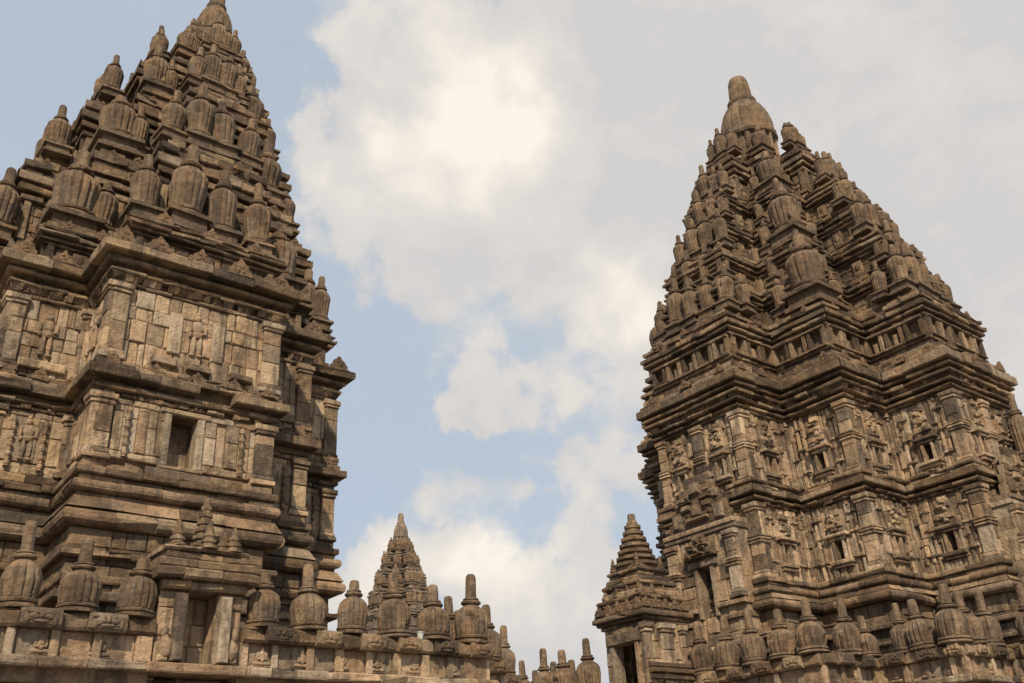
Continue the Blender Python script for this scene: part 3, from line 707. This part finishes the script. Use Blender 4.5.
    for (H, z0, z1, fr, cn, gal, kc, ks, nf) in T:
        roof_tier(R, cx, cy, H*kc, H*ks, z0, z1, gal, ROOF, fr, cn, True, 1.0, .22 if gal else 0, nf)
    crown(R, cx, cy, 19.40, .92, 4.42)
    # porches on the two visible sides: doorway under a monster-head pediment
    for (ox, oy, T_, N_, nm) in ((cx-5.10, cy, (0, -1), (-1, 0), 'B'), (cx, cy-5.10, (1, 0), (0, -1), 'A')):
        F = Frame((ox+N_[0]*.50, oy+N_[1]*.50), T_, N_); mb = MB(); w = 1.12
        hole = (-.20, .20, 4.2, 5.40)
        for (a, b) in ((-w, hole[0]), (hole[1], w)):
            ashlar(mb, F, a, b, 3.2, 6.15, None, 0, (.25, .5), (.16, .4), .02, back=-.6, tones=(.1, .9))
        ashlar(mb, F, hole[0], hole[1], 5.40, 6.15, None, 0, (.25, .4), (.3, .6), .02, back=-.6)
        ashlar(mb, F, hole[0], hole[1], 3.2, 4.2, None, 0, (.25, .4), (.3, .6), .02, back=-.6)
        mb.poly([F.p(hole[0]-.1, -.58, 3.8), F.p(hole[1]+.1, -.58, 3.8), F.p(hole[1]+.1, -.58, 5.5), F.p(hole[0]-.1, -.58, 5.5)], [[0, 1, 2, 3]], .2)
        for zz, o in ((3.45, .10), (4.05, .06), (4.35, .10), (6.15, .05), (6.27, .09)): 
            for (a, b) in (((-w, hole[0]-.16), (hole[1]+.16, w)) if zz < 5 else ((-w, w),)): mb.block(F, a-.04, b+.04, -.55, o, zz+.003, zz+.115)
        p = part('porch', mb, WALL, R)
        for q in (-w+.02, w-.32): part('pilaster', pilaster_mb(F, q, q+.30, 4.5, 6.1, .08, True), WALL, R, p)
        fr = MB()
        for q in (-.31, .195): fr.block(F, q, q+.115, -.3, .05, 4.19, 5.40)
        fr.block(F, -.44, .44, -.3, .09, 5.404, 5.56); part('doorway', fr, WALL, R, p)
        kb = MB(); kala(kb, F, 0, .12, 5.62, 1.0, .55); kala(kb, F, 0, -.10, 6.40, 2.0, 1.35); part('pediment', kb, MOULD, R, p)
        if nm == 'A':
            pd_ = MB(); pd_.block(F, .72, 1.22, -.45, .12, 6.385, 6.9, .03, .01); pd_.block(F, .66, 1.28, -.5, .18, 6.903, 7.05, .03, .01); pd_.block(F, .72, 1.22, -.45, .12, 7.053, 7.3, .03, .01); part('pedestal', pd_, MOULD, R, p)
            x, y, _ = F.p(.97, -.15, 0); finial(R, p, x, y, 7.29, .30, 'tall', 1.25)
    return R
right_temple()

# ------------------------------------------------------------------ distant temple between the two
def far_temple():
    cx, cy, c, s = 34.8, 56.1, .75, .95
    R = empty('stone_temple', cx, cy, 'small-looking distant temple rising between the two large ones, pale with a pointed summit', 'temple')
    E = edges(plan(cx, cy, c, s)); mb = MB(); z0 = -EYE/K
    core(mb, plan(cx, cy, c, s, -.05), z0, 11.7)
    for e in E:
        if e.front: ashlar(mb, e.F, 0, e.L, z0+2, 11.4, ch=(.4, .6), cw=(.3, .8))
    for z in (2.0, 5.0, 8.5, 11.4): course(mb, E, slab(.25, z, z+.3), .8)
    part('wall', mb, FARSTONE_HAZED, R)
    for (H, a, b, fr, cn) in ((2.35, 11.7, 13.1, .24, .36), (1.95, 13.1, 14.5, .22, .32), (1.50, 14.5, 15.9, .19, .27), (1.05, 15.9, 17.1, .16, .2), (.62, 17.1, 17.7, .11, .13)):
        roof_tier(R, cx, cy, H*.285, H*.3575, a, b, False, FARSTONE_HAZED, fr, cn)
    crown(R, cx, cy, 17.5, .50, 2.65, FARSTONE_HAZED)
far_temple()

# ------------------------------------------------------------------ parapets
ZB, WH, CH = 2.20, .34, .24
def left_parapet():
    R = empty('temple_parapet', 4.2, 13.3, 'low carved parapet topped by bell finials, below the left temple', 'parapet')
    Y = 13.42
    F = Frame((-2.2, Y), (1, 0), (0, -1)); r = .272
    xs = [-1.5, -.75, .15, 1.0, 1.85, 2.69, 3.42, 4.16, 6.02, 6.75, 7.5, 8.27, 9.02, 9.78]
    balustrade_run(R, Frame((-2.2, Y), (1, 0), (0, -1)), 6.62, ZB, WH, CH, [(x+2.2, r, 0) for x in xs if x < 4.4], r, 0, 0)
    balustrade_run(R, Frame((5.66, Y), (1, 0), (0, -1)), 4.40, ZB, WH, CH, [(x-5.66, r*(1.05 if x > 9.5 else 1), 0) for x in xs if x > 5.5], r, 0, 1)
    # the parapet steps back round the corner of the terrace
    balustrade_run(R, Frame((10.06, Y), (0, 1), (1, 0)), 1.45, ZB, WH, CH, [(.95, r*.9, 0)], r, 1, -1, figs=False)
    balustrade_run(R, Frame((10.06, Y+1.45), (1, 0), (0, -1)), 1.42, ZB, WH, CH, [(.45, r*.9, 0), (1.15, r, 0)], r, -1, 1)
    balustrade_run(R, Frame((11.48, Y+1.45), (0, 1), (1, 0)), 1.42, ZB, WH, CH, [], r, 1, -1, figs=False)
    balustrade_run(R, Frame((11.48, Y+2.87), (1, 0), (0, -1)), 1.45, ZB, WH, CH, [(1.2, r, 0)], r, -1, 1)
    # mooring of a pale drain pot on the coping
    return R
left_parapet()

def stupa_prof(w, h, n):
    P = [(w, 0, 0)]; z = 0
    for k in range(n):
        f = 1-.72*k/n; P += [(w*f, z, 0), (w*f*1.02, z+h/n*.45, 0), (w*f*.70, z+h/n*.52, 0), (w*f*.68, z+h/n*.97, 0)]; z += h/n
    P += [(w*.22, z, 0), (w*.16, z+h*.10, 0)]
    return P
def shrine():
    x0, Y = 5.04, 13.42
    R = empty('niche_shrine', x0, Y, 'roofed niche shrine with miniature stupas, built into the left parapet between bell finials', 'shrine')
    F = Frame((x0, Y), (1, 0), (0, -1)); mb = MB(); w = .60
    for sg in (-1, 1):
        a, b = sorted((sg*.24, sg*w))
        ashlar(mb, F, a, b, ZB, ZB+.98, None, .02, (.25, .42), (.18, .4), .02, back=-.5, tones=(.2, .9))
        mb.block(F, min(sg*.24, sg*.40), max(sg*.24, sg*.40), -.05, .16, ZB+.02, ZB+.92, .02, .012)
        mb.lump(F, sg*.46, .02, ZB+.20, .10, .10, .17, .5); mb.lump(F, sg*.50, .02, ZB+.42, .06, .06, .10, .5); mb.block(F, min(sg*.42, sg*.56), max(sg*.42, sg*.56), 0, .08, ZB+.02, ZB+.10, .02, .01)
    mb.block(F, -.70, .70, -.5, .14, ZB-.13, ZB-.003)
    ashlar(mb, F, -.24, .24, ZB, ZB+.98, None, -.42, (.2, .35), (.14, .3), .02, back=-.6, tones=(.4, 1))
    part('wall', mb, WALL, R)
    rf = MB(); z = ZB+.984
    for (ww, o, h) in ((.62, .14, .13), (.74, .24, .15), (.70, .18, .14), (.60, .08, .13), (.64, .14, .07)):
        q = -ww
        while q < ww-.01:
            e = min(ww, q+rnd.uniform(.3, .6)); e = ww if ww-e < .15 else e
            rf.prism(F, [(-.6, z), (o-.03, z), (o, z+.03), (o, z+h-.03), (o-.03, z+h-.003), (-.6, z+h-.003)], q+.003, e-.003, 0, 0, .014); q = e
        z += h
    part('roof', rf, MOULD, R)
    for (dx, o, ww, h, n, zz) in ((-.44, .0, .13, .36, 4, z), (0.0, .05, .13, .36, 4, z), (.40, .0, .13, .36, 4, z), (0.06, -.32, .20, .80, 7, z), (-.3, -.45, .14, .4, 4, z), (.42, -.45, .14, .4, 4, z)):
        sm = MB(); x, y, _ = F.p(dx, o, 0); sm.lathe(x, y, stupa_prof(ww, h, n), 16, 0, 0, zz-.01, .01); part('miniature_stupa', sm, MOULD, R)
shrine()

def right_parapet():
    R = empty('temple_parapet', 17.0, 12.5, 'low carved parapet topped by bell finials, below the right temple', 'parapet')
    r = .285; X = 16.62
    # seen from outside, the runs follow the stepped terrace from the gate towards the right
    balustrade_run(R, Frame((X, 14.75), (0, -1), (-1, 0)), 3.30, ZB-.05, WH, CH, [(.25, r, 0), (.92, r, 0), (1.62, r, 0), (2.35, r, 0), (3.08, r*1.06, 0)], r, 0, 1)
    balustrade_run(R, Frame((X, 11.45), (1, 0), (0, -1)), 1.86, ZB-.05, WH, CH, [(1.10, r, 0), (1.80, r*.85, 0)], r, 1, -1)
    balustrade_run(R, Frame((X+1.86, 11.45), (0, -1), (-1, 0)), 1.86, ZB-.05, WH, CH, [(.62, r*.85, 0), (1.05, r, 0), (1.70, r*1.1, 0)], r, -1, 1)
    balustrade_run(R, Frame((X+1.86, 9.59), (1, 0), (0, -1)), 1.86, ZB-.05, WH, CH, [(.62, r, 0), (1.35, r, 0)], r, 1, -1)
    balustrade_run(R, Frame((X+3.72, 9.59), (0, -1), (-1, 0)), 1.86, ZB-.05, WH, CH, [(.5, r, 0), (1.2, r, 0), (1.7, r, 0)], r, -1, 1)
    balustrade_run(R, Frame((15.35, 19.9), (0, -1), (-1, 0)), 3.9, ZB-.12, WH, CH, [(.70, r*.95, 0), (1.5, r, 0), (2.23, r, 0), (3.07, r, 0)], r, 0, 0)
    balustrade_run(R, Frame((17.2, 21.2), (0, -1), (-1, 0)), 3.0, ZB+.04, WH, CH, [(.2, r*.95, 0), (.9, r*.95, 0), (1.75, r, 0)], r, 0, 0, figs=False)
right_parapet()

def pavilion():
    cx, cy, h = 15.85, 15.36, .60
    R = empty('gate_pavilion', cx, cy, 'small stone gate pavilion with open doorway and tiered spire in front of the right temple', 'pavilion')
    P = square(cx, cy, h); E = edges(P); mb = MB(); z0 = 1.2; zt = 3.78
    for e in E:
        door = abs(e.N[0]) > .5
        hole = (.28, .92, 1.6, 3.42) if door else None
        if door:
            for (a, b) in ((-.02, hole[0]), (hole[1], e.L+.02)): ashlar(mb, e.F, a, b, z0, zt, None, .03, (.25, .5), (.16, .34), .015, back=-.22, tones=(.2, .95))
            ashlar(mb, e.F, hole[0], hole[1], hole[3], zt, None, .05, (.3, .4), (.7, .9), .01, back=-.22)
        else: ashlar(mb, e.F, .0, e.L, z0, zt, None, .03, (.25, .5), (.2, .45), .015, back=-.22, tones=(.2, .95))
    core(mb, square(cx, cy, h-.05), zt-.05, zt+.3)
    mb.box(cx-h+.2, cx+h-.2, cy-h+.2, cy+h-.2, z0-2, 1.6)
    b = part('wall', mb, WALL, R)
    for e in E:
        if e.front:
            if abs(e.N[0]) < .5:
                for (a, q) in ((.0, .16), (e.L-.16, e.L)): part('pilaster', pilaster_mb(e.F, a, q, 1.9, zt, .07, False, .07 if a == 0 else 0, 0), WALL, R, b)
                part('pilaster', pilaster_mb(e.F, e.L*.5-.2, e.L*.5+.2, 1.9, zt, .10, False), WALL, R, b)
                md = MB()
                for zz, o in ((2.62, .14), (2.74, .18), (2.86, .12)): md.block(e.F, -.06, e.L+.06, -.05, o, zz, zz+.10)
                part('moulding', md, MOULD, R, b)
            else:
                fr = MB(); fr.block(e.F, .16, .28, -.22, .08, 1.6, 3.42); fr.block(e.F, .92, 1.04, -.22, .08, 1.6, 3.42); fr.block(e.F, .08, 1.12, -.22, .11, 3.424, 3.66); part('doorway', fr, WALL, R, b)
    co = MB(); E2 = edges(square(cx, cy, h))
    course(co, E2, slab(.07, zt, zt+.07), .4); course(co, E2, torus(.13, zt+.073, zt+.15), .4); course(co, E2, slab(.20, zt+.153, zt+.26), .45, .012); course(co, E2, slab(.16, zt+.263, zt+.33), .4, .016)
    cn = part('cornice', co, MOULD, R)
    for e in E2:
        if e.front:
            for k in range(5): antefix(R, cn, e.F, e.L*(k/4), .14, zt+.32, .24, .22)
    rf = MB(); z = zt+.33
    for (hh, dz) in ((.72, .11), (.66, .10), (.70, .09), (.61, .14), (.56, .10), (.60, .09), (.52, .13), (.46, .10), (.50, .08), (.41, .12)):
        course(rf, edges(square(cx, cy, hh-.1)), slab(.1, z+.002, z+dz), .35, .014); core(rf, square(cx, cy, hh-.06), z-.02, z+dz-.01); z += dz
    part('roof', rf, MOULD, R)
    for (dx, dy, w, hh, zz) in [(sx*.38, sy*.38, .10, .34, z-.16) for sx in (-1, 1) for sy in (-1, 1)]+[(sx*.53, sy*.53, .14, .44, zt+.50) for sx in (-1, 1) for sy in (-1, 1)]+[(-.54, -.17, .12, .42, zt+.50), (-.54, .17, .12, .42, zt+.50), (-.17, -.54, .12, .42, zt+.50), (.17, -.54, .12, .42, zt+.50)]:
        sm = MB(); sm.lathe(cx+dx, cy+dy, stupa_prof(w, hh, 5), 12, 0, 0, zz, .01); part('miniature_stupa', sm, MOULD, R)
    sp = MB(); P = stupa_prof(.50, 6.22-z, 7); sp.lathe(cx, cy, P+[(.10, 6.22-z+.02, 0), (.085, 6.42-z, 0)], 20, 0, 0, z-.02, .015); part('spire', sp, MOULD, R)
pavilion()

# a pale drain pot standing on the parapet
pot = MB(); pot.lathe(0, 0, [(.045, 0, 0), (.055, .10, 0), (.062, .105, 0), (.062, .12, 0)], 16)
po = bpy.data.objects.new('pot', pot.mesh('pot', PALE, (0, 0, 0))); col.objects.link(po)
po.location = (K*8.66, K*13.36, K*(ZB+WH+CH*.92)+EYE); po['label'] = 'small pale green pot on the coping between two bell finials'; po['category'] = 'pot'
